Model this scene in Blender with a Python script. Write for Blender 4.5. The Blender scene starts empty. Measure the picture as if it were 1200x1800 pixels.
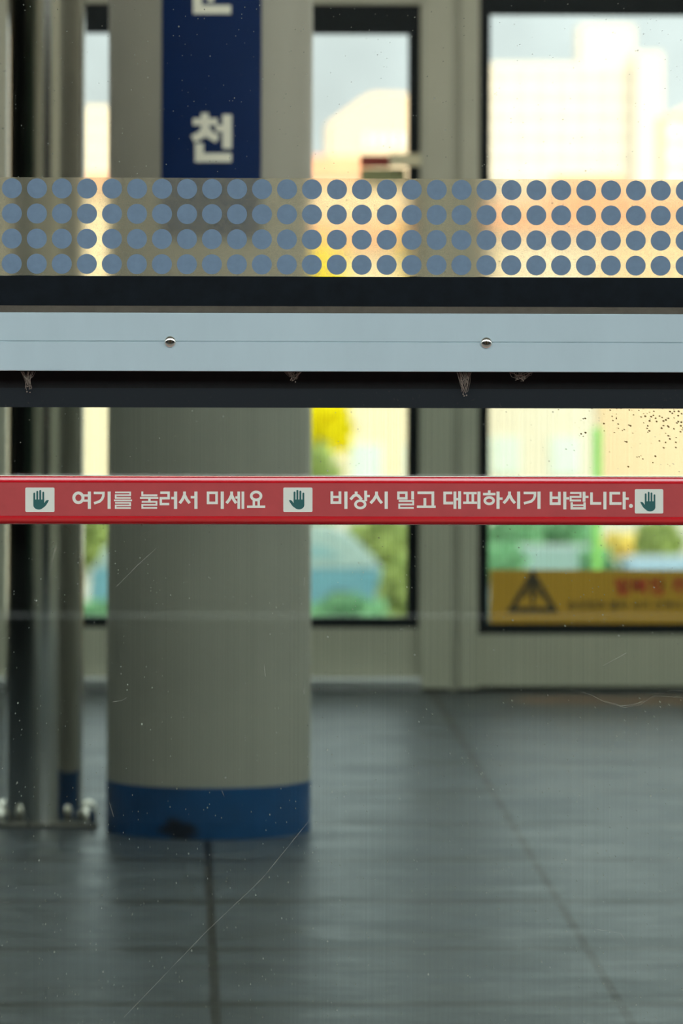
import bpy, bmesh, math, random
from mathutils import Vector, Matrix

random.seed(7)
SC = bpy.context.scene
COL = SC.collection

# ------------------------------------------------------------------ camera
F = 9600.0                      # focal length in pixels of the 1200x1800 frame
H = 1.40                        # eye height over the platform floor
PX0, PY0 = 600.0, 473.0         # principal point (lens shifted down)
YAW, ROLL = math.atan(286 / F), math.radians(0.18)
CAMROT = Matrix.Rotation(-YAW, 3, 'Z') @ Matrix.Rotation(math.pi / 2, 3, 'X') @ Matrix.Rotation(ROLL, 3, 'Z')
EYE = Vector((0, 0, H))
cd = bpy.data.cameras.new('camera')
cam = bpy.data.objects.new('camera', cd)
COL.objects.link(cam)
cam.matrix_world = Matrix.Translation(EYE) @ CAMROT.to_4x4()
cd.sensor_fit = 'VERTICAL'
cd.sensor_height = 36.0
cd.lens = F / 1800 * 36.0
cd.shift_y = -(900 - PY0) / 1800
cd.clip_start, cd.clip_end = 0.1, 3000
cd.dof.use_dof = True
cd.dof.focus_distance = 7.98
cd.dof.aperture_fstop = 7.6
SC.camera = cam

# ------------------------------------------------------------------ sky, sun, exposure
SC.view_settings.view_transform = 'Standard'
SC.view_settings.look = 'None'
SC.view_settings.exposure = 0.0
SC.view_settings.gamma = 1.0
SC.cycles.transparent_max_bounces = 24
SC.cycles.max_bounces = 10

w = bpy.data.worlds.new('sky')
SC.world = w
w.use_nodes = True
nt = w.node_tree
nt.nodes.clear()
wo = nt.nodes.new('ShaderNodeOutputWorld')
bg = nt.nodes.new('ShaderNodeBackground')
tc = nt.nodes.new('ShaderNodeTexCoord')
sep = nt.nodes.new('ShaderNodeSeparateXYZ')
ramp = nt.nodes.new('ShaderNodeValToRGB')
el = ramp.color_ramp.elements
el[0].position, el[0].color = 0.0, (1.0, 1.1, 1.08, 1)
el[1].position, el[1].color = 1.0, (1.7, 1.95, 2.1, 1)
for p, c_ in ((0.025, (0.98, 1.13, 1.17, 1)), (0.05, (0.96, 1.12, 1.18, 1)), (0.25, (1.80, 1.95, 2.02, 1)), (0.6, (1.9, 2.1, 2.2, 1))):
    e = el.new(p)
    e.color = c_
nz = nt.nodes.new('ShaderNodeTexNoise')
nz.inputs['Scale'].default_value = 22.0
nz.inputs['Detail'].default_value = 3.0
mr = nt.nodes.new('ShaderNodeMapRange')
mr.inputs['From Min'].default_value = 0.35
mr.inputs['From Max'].default_value = 0.65
mr.inputs['To Min'].default_value = 0.82
mr.inputs['To Max'].default_value = 1.12
mx = nt.nodes.new('ShaderNodeVectorMath')
mx.operation = 'SCALE'
# the half of the sky behind the camera, where the sun stands, is the brighter one
dt = nt.nodes.new('ShaderNodeVectorMath')
dt.operation = 'DOT_PRODUCT'
dt.inputs[1].default_value = (0.45, -0.89, 0.0)
m2 = nt.nodes.new('ShaderNodeMapRange')
m2.inputs['From Min'].default_value = -0.2
m2.inputs['From Max'].default_value = 1.0
m2.inputs['To Min'].default_value = 1.0
m2.inputs['To Max'].default_value = 2.7
mm = nt.nodes.new('ShaderNodeMath')
mm.operation = 'MULTIPLY'
L = nt.links.new
L(tc.outputs['Generated'], sep.inputs[0])
L(sep.outputs['Z'], ramp.inputs['Fac'])
L(tc.outputs['Generated'], nz.inputs['Vector'])
L(nz.outputs['Fac'], mr.inputs['Value'])
L(tc.outputs['Generated'], dt.inputs[0])
L(dt.outputs['Value'], m2.inputs['Value'])
L(mr.outputs['Result'], mm.inputs[0])
L(m2.outputs['Result'], mm.inputs[1])
L(ramp.outputs['Color'], mx.inputs[0])
L(mm.outputs[0], mx.inputs['Scale'])
L(mx.outputs[0], bg.inputs['Color'])
bg.inputs['Strength'].default_value = 1.0
L(bg.outputs[0], wo.inputs['Surface'])

sd = bpy.data.lights.new('sun', 'SUN')
sd.energy = 4.6
sd.color = (1.0, 0.80, 0.58)
sd.angle = math.radians(0.6)
sun = bpy.data.objects.new('sun', sd)
COL.objects.link(sun)
sun.rotation_euler = Vector((0.38, -0.62, 0.69)).to_track_quat('Z', 'Y').to_euler()
sun.location = (5, -8, 12)

# ------------------------------------------------------------------ helpers
def ray(px, py):
    return CAMROT @ Vector(((px - PX0) / F, -(py - PY0) / F, -1.0))

def P(px, py, Y):
    """the point of the plane y = Y that the photograph shows at px, py"""
    d = ray(px, py)
    return EYE + d * (Y / d.y)

def X(px, Y, py=650):
    return P(px, py, Y).x

def Z(py, Y, px=600):
    return P(px, py, Y).z

def c(r, g, b):
    f = lambda v: (v / 255 / 12.92) if v / 255 <= 0.04045 else ((v / 255 + 0.055) / 1.055) ** 2.4
    return (f(r), f(g), f(b), 1)

class N:
    """a small shader-graph writer"""
    def __init__(s, name):
        s.m = bpy.data.materials.new(name)
        s.m.use_nodes = True
        s.t = s.m.node_tree
        s.t.nodes.clear()
        s.out = s.n('ShaderNodeOutputMaterial')
    def n(s, typ, **kw):
        nd = s.t.nodes.new(typ)
        for k, v in kw.items():
            if k.startswith('_'):
                setattr(nd, k[1:], v)
            else:
                key = k.replace('__', ' ')
                if hasattr(v, 'is_output'):
                    s.t.links.new(v, nd.inputs[key])
                else:
                    nd.inputs[key].default_value = v
        return nd
    def l(s, a, b):
        s.t.links.new(a, b)
    def math(s, op, a, b=None, d=None, clamp=False):
        nd = s.n('ShaderNodeMath', _operation=op, _use_clamp=clamp)
        for i, v in enumerate((a, b, d)):
            if v is None:
                continue
            if hasattr(v, 'is_output'):
                s.l(v, nd.inputs[i])
            else:
                nd.inputs[i].default_value = v
        return nd.outputs[0]
    def rng(s, v, a, b, lo, hi):
        nd = s.n('ShaderNodeMapRange')
        s.l(v, nd.inputs['Value'])
        for k, q in (('From Min', a), ('From Max', b), ('To Min', lo), ('To Max', hi)):
            nd.inputs[k].default_value = q
        return nd.outputs[0]
    def pos(s, scale=(1, 1, 1), world=True):
        if world:
            p = s.n('ShaderNodeNewGeometry').outputs['Position']
        else:
            p = s.n('ShaderNodeTexCoord').outputs['Object']
        mp = s.n('ShaderNodeMapping')
        mp.inputs['Scale'].default_value = scale
        s.l(p, mp.inputs['Vector'])
        return mp.outputs[0]
    def noise(s, vec, scale=1.0, detail=3.0, rough=0.5):
        nd = s.n('ShaderNodeTexNoise', Scale=scale, Detail=detail, Roughness=rough)
        s.l(vec, nd.inputs['Vector'])
        return nd.outputs['Fac']
    def mix(s, fac, a, b):
        nd = s.n('ShaderNodeMix', _data_type='RGBA')
        for i, v in ((0, fac), (6, a), (7, b)):
            if hasattr(v, 'is_output'):
                s.l(v, nd.inputs[i])
            else:
                nd.inputs[i].default_value = v
        return nd.outputs[2]
    def shade(s, sh):
        s.l(sh, s.out.inputs['Surface'])
        return s.m

def paint(name, col, rough=0.5, metal=0.0, var=0.06, scale=(6, 6, 6), bump=0.0, coat=0.0, spec=0.5, world=False):
    g = N(name)
    v = g.noise(g.pos(scale, world), 1.0, 4.0, 0.6)
    k = g.rng(v, 0.3, 0.7, 1 - var, 1 + var)
    sc_ = g.n('ShaderNodeVectorMath', _operation='SCALE')
    sc_.inputs[0].default_value = col[:3]
    g.l(k, sc_.inputs['Scale'])
    b = g.n('ShaderNodeBsdfPrincipled', Roughness=rough, Metallic=metal)
    b.inputs['Coat Weight'].default_value = coat
    b.inputs['Specular IOR Level'].default_value = spec
    g.l(sc_.outputs[0], b.inputs['Base Color'])
    if bump:
        bp = g.n('ShaderNodeBump', Strength=bump, Distance=0.002)
        g.l(g.noise(g.pos([q * 12 for q in scale], world), 1.0, 3.0), bp.inputs['Height'])
        g.l(bp.outputs[0], b.inputs['Normal'])
    return g.shade(b.outputs[0])

def obj(name, bm, mat, parent=None, origin=None, smooth=False):
    """links a bmesh written in world coordinates as ONE object with its own origin"""
    o_w = Vector(origin) if origin is not None else (Vector(parent['_w']) if parent is not None and '_w' in parent else Vector((0, 0, 0)))
    bmesh.ops.recalc_face_normals(bm, faces=bm.faces)
    for v in bm.verts:
        v.co -= o_w
    me = bpy.data.meshes.new(name)
    bm.to_mesh(me)
    bm.free()
    me.materials.append(mat)
    if smooth:
        for p in me.polygons:
            p.use_smooth = True
        try:
            me.set_sharp_from_angle(angle=math.radians(38))
        except Exception:
            pass
    o = bpy.data.objects.new(name, me)
    COL.objects.link(o)
    o['_w'] = list(o_w)
    if parent is not None:
        o.parent = parent
        o.location = o_w - Vector(parent['_w'])
    else:
        o.location = o_w
    return o

def tag(o, label=None, cat=None, group=None, kind=None):
    for k, v in (('label', label), ('category', cat), ('group', group), ('kind', kind)):
        if v:
            o[k] = v
    return o

def thing(name, loc, label, cat, group=None, kind=None):
    o = bpy.data.objects.new(name, None)
    o.empty_display_size = 0.1
    COL.objects.link(o)
    o.location = loc
    o['_w'] = list(loc)
    return tag(o, label, cat, group, kind)

def struct(name, bm, mat, origin=None, smooth=False):
    o = obj(name, bm, mat, None, origin, smooth)
    o['kind'] = 'structure'
    return o

def B():
    return bmesh.new()

def box(bm, x0, x1, y0, y1, z0, z1, bev=0.0):
    r = bmesh.ops.create_cube(bm, size=1.0)
    for v in r['verts']:
        v.co = Vector(((x0 + x1) / 2 + v.co.x * (x1 - x0), (y0 + y1) / 2 + v.co.y * (y1 - y0), (z0 + z1) / 2 + v.co.z * (z1 - z0)))
    if bev:
        es = list({e for v in r['verts'] for e in v.link_edges})
        bmesh.ops.bevel(bm, geom=es, offset=bev, segments=2, affect='EDGES', profile=0.5)
    return bm

def pxbox(bm, px0, px1, py0, py1, Y0, Y1, bev=0.0):
    """a box whose front face (at Y0) covers this rectangle of the photograph"""
    return box(bm, X(px0, Y0), X(px1, Y0), Y0, Y1, Z(py1, Y0), Z(py0, Y0), bev)

def lathe(bm, cx, cy, prof, n=48, axis='Z', cap=True):
    """prof: (radius, height) pairs; axis Z turns about the vertical, axis Y about the viewing direction"""
    rings = []
    for r, h in prof:
        ring = []
        for i in range(n):
            a = 2 * math.pi * i / n
            if axis == 'Z':
                co = (cx + r * math.cos(a), cy + r * math.sin(a), h)
            else:
                co = (cx + r * math.cos(a), h, cy + r * math.sin(a))
            ring.append(bm.verts.new(co))
        rings.append(ring)
    for a, b in zip(rings, rings[1:]):
        for i in range(n):
            bm.faces.new((a[i], a[(i + 1) % n], b[(i + 1) % n], b[i]))
    if cap:
        bm.faces.new(rings[0])
        bm.faces.new(rings[-1])
    return bm

def prism(bm, pts, axis, a0, a1):
    """extrudes a closed outline: axis X -> pts are (y, z); axis Y -> pts are (x, z)"""
    mk = (lambda a, p: (a, p[0], p[1])) if axis == 'X' else (lambda a, p: (p[0], a, p[1]))
    v0 = [bm.verts.new(mk(a0, p)) for p in pts]
    v1 = [bm.verts.new(mk(a1, p)) for p in pts]
    n = len(pts)
    for i in range(n):
        bm.faces.new((v0[i], v0[(i + 1) % n], v1[(i + 1) % n], v1[i]))
    bm.faces.new(v0)
    bm.faces.new(list(reversed(v1)))
    return bm

def tube(bm, pts, r, n=6):
    pts = [Vector(p) for p in pts]
    rings = []
    for i, p in enumerate(pts):
        d = (pts[min(i + 1, len(pts) - 1)] - pts[max(i - 1, 0)]).normalized()
        u = d.cross(Vector((0.13, 0.9, 0.31))).normalized()
        v = d.cross(u)
        rr = r[i] if isinstance(r, (list, tuple)) else r
        rings.append([bm.verts.new(p + u * rr * math.cos(2 * math.pi * k / n) + v * rr * math.sin(2 * math.pi * k / n)) for k in range(n)])
    for a, b in zip(rings, rings[1:]):
        for k in range(n):
            bm.faces.new((a[k], a[(k + 1) % n], b[(k + 1) % n], b[k]))
    bm.faces.new(rings[0])
    bm.faces.new(rings[-1])
    return bm

def resample(pts, step):
    out = [pts[0]]
    for a, b in zip(pts, pts[1:]):
        d = math.dist(a, b)
        n = max(1, int(math.ceil(d / step)))
        for i in range(1, n + 1):
            out.append((a[0] + (b[0] - a[0]) * i / n, a[1] + (b[1] - a[1]) * i / n))
    return out

LAYER = [0]
def lift():
    """printed shapes overlap: each one lies a hair in front of the one before"""
    LAYER[0] = (LAYER[0] + 1) % 9
    return Vector((0, -LAYER[0] * 1.6e-5, 0))

def stroke(bm, pts, wd, place, step=1e9):
    """a mitred pen stroke of width wd along pts; place(x, y) puts a point on the lettered surface"""
    pts = resample(pts, step)
    closed = math.dist(pts[0], pts[-1]) < 1e-6
    if closed:
        pts = pts[:-1]
    n = len(pts)
    off = lift()
    sides = []
    for i in range(n):
        def direc(a, b):
            l_ = math.dist(a, b) or 1e-9
            return ((b[0] - a[0]) / l_, (b[1] - a[1]) / l_)
        di = direc(pts[i - 1], pts[i]) if (i > 0 or closed) else None
        do = direc(pts[i], pts[(i + 1) % n]) if (i < n - 1 or closed) else None
        di = di or do
        do = do or di
        n1, n2 = (-di[1], di[0]), (-do[1], do[0])
        mx_, my_ = n1[0] + n2[0], n1[1] + n2[1]
        l2 = mx_ * mx_ + my_ * my_
        if l2 < 0.4:
            m_ = n2
        else:
            m_ = (2 * mx_ / l2, 2 * my_ / l2)
        x, y = pts[i]
        sides.append(tuple(bm.verts.new(place(x + q * m_[0] * wd / 2, y + q * m_[1] * wd / 2) + off) for q in (1, -1)))
    for i in range(n if closed else n - 1):
        a, b = sides[i], sides[(i + 1) % n]
        bm.faces.new((a[0], b[0], b[1], a[1]))

def disc(bm, ctr, r, place, n=24):
    off = lift()
    bm.faces.new([bm.verts.new(place(ctr[0] + r * math.cos(2 * math.pi * k / n), ctr[1] + r * math.sin(2 * math.pi * k / n)) + off) for k in range(n)])

def poly(bm, pts, place):
    off = lift()
    bm.faces.new([bm.verts.new(place(*p) + off) for p in pts])

def ring_pts(cx, cy, rx, ry, n=28):
    return [(cx + rx * math.cos(2 * math.pi * k / n), cy + ry * math.sin(2 * math.pi * k / n)) for k in range(n + 1)]

def copy_tree(o, parent=None):
    k = o.copy()
    COL.objects.link(k)
    if parent is not None:
        k.parent = parent
    for ch in list(o.children):
        copy_tree(ch, k)
    return k

# ------------------------------------------------------------------ materials
def glass(name, tint, haze=0.0, lines=0.0, specks=False, refl=1.0):
    """clear pane: lets light through with a tint, mirrors by Fresnel, carries dust"""
    g = N(name)
    tcol = [q ** 0.5 for q in tint[:3]] + [1]
    tr = g.n('ShaderNodeBsdfTransparent')
    if lines:
        # fine upright lines of varying spacing in the pane's tint
        v1 = g.noise(g.pos((330, 0, 0)), 1.0, 1.0)
        v2 = g.noise(g.pos((95, 0, 0.15)), 1.0, 2.0)
        k = g.math('MULTIPLY', g.rng(v1, 0.3, 0.7, 1 - lines, 1.0), g.rng(v2, 0.3, 0.7, 1 - lines * 0.8, 1.0))
        sv = g.n('ShaderNodeVectorMath', _operation='SCALE')
        sv.inputs[0].default_value = tcol[:3]
        g.l(k, sv.inputs['Scale'])
        g.l(sv.outputs[0], tr.inputs['Color'])
    else:
        tr.inputs['Color'].default_value = tcol
    gl = g.n('ShaderNodeBsdfGlossy', Roughness=0.0)
    fr = g.n('ShaderNodeFresnel', IOR=1.45)
    f = g.math('MULTIPLY', fr.outputs[0], refl)
    m1 = g.n('ShaderNodeMixShader')
    g.l(f, m1.inputs[0]); g.l(tr.outputs[0], m1.inputs[1]); g.l(gl.outputs[0], m1.inputs[2])
    sh = m1.outputs[0]
    if haze or specks:
        df = g.n('ShaderNodeBsdfDiffuse', Color=c(186, 190, 176))
        h = g.rng(g.noise(g.pos((7, 7, 7)), 1.0, 6.0, 0.7), 0.3, 0.75, haze * 0.4, haze * 1.6)
        if specks:
            for sc_, thr, keep in ((40, 0.05, 0.60), (110, 0.10, 0.88), (230, 0.15, 0.92)):
                vo = g.n('ShaderNodeTexVoronoi', Scale=1.0)
                g.l(g.pos((sc_, 0.0, sc_)), vo.inputs['Vector'])
                rnd = g.n('ShaderNodeSeparateColor')
                g.l(vo.outputs['Color'], rnd.inputs[0])
                on = g.math('GREATER_THAN', rnd.outputs[0], keep)
                near = g.math('LESS_THAN', vo.outputs['Distance'], thr)
                s_ = g.math('MULTIPLY', on, near)
                h = g.math('ADD', h, g.math('MULTIPLY', s_, 0.42), clamp=True)
        m2_ = g.n('ShaderNodeMixShader')
        g.l(h, m2_.inputs[0]); g.l(sh, m2_.inputs[1]); g.l(df.outputs[0], m2_.inputs[2])
        sh = m2_.outputs[0]
    if specks == 'grime':
        # brown grime where rain runs off the rail, at the upper right of the pane
        vo = g.n('ShaderNodeTexVoronoi', Scale=1.0)
        g.l(g.pos((330, 0, 330)), vo.inputs['Vector'])
        rnd = g.n('ShaderNodeSeparateColor')
        g.l(vo.outputs['Color'], rnd.inputs[0])
        sx = g.n('ShaderNodeSeparateXYZ')
        g.l(g.n('ShaderNodeNewGeometry').outputs['Position'], sx.inputs[0])
        corner = P(1200, 717, 8.0)
        dx = g.math('SUBTRACT', sx.outputs['X'], corner.x)
        dz = g.math('SUBTRACT', sx.outputs['Z'], corner.z)
        dist = g.math('SQRT', g.math('ADD', g.math('MULTIPLY', g.math('MULTIPLY', dx, dx), 0.35), g.math('MULTIPLY', g.math('MULTIPLY', dz, dz), 1.2)))
        clump = g.noise(g.pos((60, 0, 60)), 1.0, 3.0)
        dens = g.math('SUBTRACT', g.rng(dist, 0.0, 0.12, 1.0, 0.0), g.rng(clump, 0.38, 0.6, 0.55, 0.0), clamp=True)
        on = g.math('LESS_THAN', rnd.outputs[0], dens)
        near = g.math('LESS_THAN', vo.outputs['Distance'], g.rng(rnd.outputs[1], 0, 1, 0.08, 0.42))
        df2 = g.n('ShaderNodeBsdfDiffuse', Color=c(88, 66, 34))
        m3 = g.n('ShaderNodeMixShader')
        g.l(g.math('MULTIPLY', g.math('MULTIPLY', on, near), 0.85), m3.inputs[0]); g.l(sh, m3.inputs[1]); g.l(df2.outputs[0], m3.inputs[2])
        sh = m3.outputs[0]
    return g.shade(sh)

M = {}
M['glass_upper'] = glass('upper_pane_glass', (0.95, 0.93, 0.88), haze=0.002, specks='dust')
M['glass_lower'] = glass('lower_pane_glass', (0.665, 0.735, 0.685), haze=0.004, lines=0.028, specks='grime')
M['glass_far'] = glass('far_pane_glass', (0.93, 0.96, 0.93), haze=0.0)
M['beam'] = paint('grey_blue_powder_coat', (0.52, 0.635, 0.665, 1), 0.5, 0.0, 0.04, (9, 9, 3), bump=0.06)
M['frit'] = paint('black_enamel', (0.006, 0.009, 0.012, 1), 0.35, spec=0.2, var=0.3, scale=(40, 40, 40))
M['rubber'] = paint('brown_dusty_rubber', c(92, 84, 72), 0.9, var=0.15, scale=(60, 60, 60))
M['rail_shade'] = paint('rail_shade_black', (0.004, 0.004, 0.004, 1), 0.9, var=0.4, scale=(50, 50, 50))  # black that paints in the shade below the cross rail
M['red'] = paint('red_gloss_coat', (0.74, 0.001, 0.010, 1), 0.24, coat=1.0, spec=0.7, var=0.03, scale=(4, 4, 4))
M['decal'] = paint('faded_red_vinyl', (0.50, 0.056, 0.056, 1), 0.55, var=0.07, scale=(25, 25, 25))
M['white_ink'] = paint('white_ink', (0.84, 0.83, 0.72, 1), 0.6, var=0.03)
M['card'] = paint('white_card_vinyl', (0.80, 0.81, 0.70, 1), 0.6, var=0.03)
M['green_ink'] = paint('dark_green_ink', (0.018, 0.115, 0.105, 1), 0.6, var=0.05)
M['dots'] = paint('grey_blue_dot_ink', (0.175, 0.26, 0.36, 1), 0.6, var=0.07, scale=(90, 90, 90))
M['chrome'] = paint('polished_steel', (0.70, 0.69, 0.65, 1), 0.12, 1.0, var=0.02)
M['steel'] = paint('brushed_steel', (0.60, 0.61, 0.62, 1), 0.28, 1.0, var=0.05)
M['plate'] = paint('dull_steel_plate', (0.16, 0.155, 0.14, 1), 0.4, 0.8, var=0.1)
M['screw'] = paint('bright_screw_steel', (0.80, 0.78, 0.72, 1), 0.12, 1.0, var=0.03)
M['recess'] = paint('dark_screw_recess', (0.08, 0.05, 0.02, 1), 0.5, 0.6)
M['wallpaint'] = paint('beige_grey_panel', (0.44, 0.425, 0.34, 1), 0.5, var=0.05, scale=(3, 3, 3), world=True)
M['seam'] = paint('dark_panel_seam', (0.36, 0.35, 0.28, 1), 0.7)
M['dark_gap'] = paint('dark_brown_gap', (0.05, 0.045, 0.036, 1), 0.8)
M['column'] = paint('column_beige_grey', (0.35, 0.338, 0.29, 1), 0.42, var=0.05, scale=(3, 3, 3), world=True)
M['navy'] = paint('navy_sign_vinyl', (0.003, 0.019, 0.088, 1), 0.5, var=0.06, spec=0.15)
M['yellow'] = paint('yellow_banner_vinyl', (0.60, 0.335, 0.025, 1), 0.5, var=0.04)
M['black_ink'] = paint('black_ink', (0.05, 0.04, 0.02, 1), 0.6)
M['red_ink'] = paint('red_ink', (0.48, 0.045, 0.02, 1), 0.6)
M['cream'] = paint('cream_plastic', (0.62, 0.56, 0.38, 1), 0.6)
M['olive'] = paint('olive_plastic', (0.25, 0.26, 0.12, 1), 0.6)
M['brickred'] = paint('brick_red_plastic', (0.26, 0.035, 0.025, 1), 0.6)
M['ceiling'] = paint('pale_ceiling', (0.55, 0.55, 0.5, 1), 0.7)
M['ballast'] = paint('grey_ballast', (0.16, 0.15, 0.14, 1), 0.9, var=0.3, scale=(20, 20, 20))
M['concrete'] = paint('concrete', (0.055, 0.055, 0.055, 1), 0.85, var=0.1)
M['lot'] = paint('pale_lot_paving', (0.42, 0.39, 0.32, 1), 0.9, var=0.12, scale=(0.3, 0.3, 0.3), world=True)
M['wall_white'] = paint('white_render', (0.60, 0.545, 0.45, 1), 0.9, var=0.03)
M['wall_cream'] = paint('cream_render', (0.66, 0.56, 0.40, 1), 0.9, var=0.03)
M['wall_peach'] = paint('peach_render', (0.64, 0.50, 0.34, 1), 0.9, var=0.03)
M['roof_orange'] = paint('orange_roof_tile', (0.62, 0.27, 0.13, 1), 0.9, var=0.15, scale=(0.6, 0.6, 0.6))
M['window_dim'] = paint('pale_blue_window', (0.55, 0.62, 0.58, 1), 0.3)
M['window_tan'] = paint('tan_window', (0.46, 0.42, 0.34, 1), 0.6)
def leaves(name, col, rough, var=0.3, scale=None):
    g = N(name)
    v = g.rng(g.noise(g.pos((1.5, 1.5, 1.5), False), 1.0, 4.0, 0.6), 0.3, 0.7, 1 - var, 1 + var)
    sv = g.n('ShaderNodeVectorMath', _operation='SCALE')
    sv.inputs[0].default_value = col[:3]
    g.l(v, sv.inputs['Scale'])
    a = g.n('ShaderNodeBsdfDiffuse'); b = g.n('ShaderNodeBsdfTranslucent')
    g.l(sv.outputs[0], a.inputs['Color']); g.l(sv.outputs[0], b.inputs['Color'])
    m_ = g.n('ShaderNodeMixShader')
    m_.inputs[0].default_value = 0.4
    g.l(a.outputs[0], m_.inputs[1]); g.l(b.outputs[0], m_.inputs[2])
    return g.shade(m_.outputs[0])
M['leaf_yellow'] = leaves('yellow_green_leaves', (0.85, 0.76, 0.012, 1), 0.7, var=0.3, scale=(1.5, 1.5, 1.5))
M['leaf_green'] = leaves('fresh_green_leaves', (0.36, 0.44, 0.15, 1), 0.7, var=0.35, scale=(1.5, 1.5, 1.5))
M['leaf_teal'] = leaves('blue_green_leaves', (0.22, 0.44, 0.24, 1), 0.7, var=0.35, scale=(1.5, 1.5, 1.5))
M['leaf_gold'] = leaves('golden_leaves', (0.80, 0.66, 0.20, 1), 0.7, var=0.35, scale=(1.5, 1.5, 1.5))
M['bark'] = paint('bark', (0.12, 0.09, 0.06, 1), 0.9)
M['car_white'] = paint('white_car_paint', (0.22, 0.30, 0.29, 1), 0.35, coat=0.2)
M['car_sage'] = paint('sage_car_paint', (0.13, 0.20, 0.175, 1), 0.35, coat=0.2)
M['car_pale'] = paint('pale_blue_car_paint', (0.17, 0.25, 0.31, 1), 0.35, coat=0.2)
M['car_blue'] = paint('teal_blue_car_paint', (0.07, 0.19, 0.24, 1), 0.35, coat=0.3)
M['car_glass'] = paint('car_window_glass', (0.16, 0.28, 0.30, 1), 0.1)
M['tyre'] = paint('tyre_rubber', (0.02, 0.02, 0.02, 1), 0.9)
M['lime'] = paint('lime_green_post_paint', (0.20, 0.50, 0.10, 1), 0.5)
M['web'] = paint('grey_brown_cobweb', (0.30, 0.25, 0.20, 1), 0.9)

def fill_sheet_mat():
    g = N('added_opal_sheet')  # translucent sheet, added overhead to light the interior
    tl = g.n('ShaderNodeBsdfTranslucent', Color=(0.74, 0.755, 0.735, 1))
    df = g.n('ShaderNodeBsdfDiffuse', Color=(0.8, 0.8, 0.78, 1))
    m_ = g.n('ShaderNodeMixShader')
    m_.inputs[0].default_value = 0.10
    g.l(tl.outputs[0], m_.inputs[1]); g.l(df.outputs[0], m_.inputs[2])
    return g.shade(m_.outputs[0])
M['fill_sheet'] = fill_sheet_mat()
M['frontpanel'] = paint('grey_green_mirrored_panel', (0.045, 0.085, 0.06, 1), 0.5)  # colour for unseen panels and end walls added for the post's reflections
M['brownpanel'] = paint('dark_brown_mirrored_panel', (0.075, 0.066, 0.055, 1), 0.5)  # colour for the unseen panels mirrored at the post's right
M['sky_blocker'] = paint('dark_sky_blocker', (0.035, 0.035, 0.035, 1), 0.8)

def floor_mat():
    g = N('dark_granite_slabs')
    geo = g.n('ShaderNodeNewGeometry')
    sx = g.n('ShaderNodeSeparateXYZ')
    g.l(geo.outputs['Position'], sx.inputs[0])
    jx = P(1110, 1800, 10.13).x
    jx0 = P(380, 1800, 10.13).x
    def joint(v, off, per, wd):
        q = g.math('ABSOLUTE', g.math('SUBTRACT', g.math('FRACT', g.math('ADD', g.math('DIVIDE', g.math('SUBTRACT', v, off), per), 100.5)), 0.5))
        return g.rng(q, wd / per * 0.6, wd / per, 1.0, 0.0)
    a = joint(sx.outputs['X'], jx, jx - jx0, 0.012)
    b = joint(sx.outputs['Y'], 10.40, 0.845, 0.045)
    # streaks left by mopping along the platform, and slab-to-slab mottling
    s1 = g.noise(g.pos((0.9, 9, 1)), 1.0, 5.0, 0.65)
    s2 = g.noise(g.pos((2.6, 5, 1)), 1.0, 6.0, 0.7)
    s3 = g.noise(g.pos((30, 70, 1)), 1.0, 2.0)
    k = g.math('MULTIPLY', g.rng(s1, 0.3, 0.7, 0.72, 1.30), g.math('MULTIPLY', g.rng(s2, 0.3, 0.7, 0.72, 1.28), g.rng(s3, 0.3, 0.7, 0.8, 1.2)))
    base = g.n('ShaderNodeVectorMath', _operation='SCALE')
    base.inputs[0].default_value = (0.052, 0.064, 0.078)
    g.l(k, base.inputs['Scale'])
    c1 = g.mix(a, base.outputs[0], (0.006, 0.006, 0.006, 1))
    c2 = g.mix(g.math('MULTIPLY', b, 0.75), c1, (0.012, 0.013, 0.013, 1))
    # rust-brown stain along the foot of the far wall, right of the mullion
    p0, p1 = P(905, 1232, 17.70), P(1300, 1232, 17.70)
    n4 = g.noise(g.pos((5, 9, 1)), 1.0, 4.0)
    yy = g.math('ABSOLUTE', g.math('SUBTRACT', sx.outputs['Y'], 17.72))
    sm = g.math('MULTIPLY', g.rng(yy, 0.10, 0.24, 1.0, 0.0), g.math('MULTIPLY', g.rng(sx.outputs['X'], p0.x - 0.05, p0.x + 0.05, 0, 1), g.rng(n4, 0.35, 0.55, 0.45, 1.0)))
    c3 = g.mix(g.math('MULTIPLY', sm, 0.85), c2, (0.23, 0.115, 0.06, 1))
    bs = g.n('ShaderNodeBsdfPrincipled')
    bs.inputs['Specular IOR Level'].default_value = 0.3
    g.l(c3, bs.inputs['Base Color'])
    g.l(g.rng(s2, 0.3, 0.7, 0.26, 0.48), bs.inputs['Roughness'])
    bp = g.n('ShaderNodeBump', Strength=0.12, Distance=0.002)
    g.l(s3, bp.inputs['Height'])
    g.l(bp.outputs[0], bs.inputs['Normal'])
    return g.shade(bs.outputs[0])
M['floor'] = floor_mat()

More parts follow.
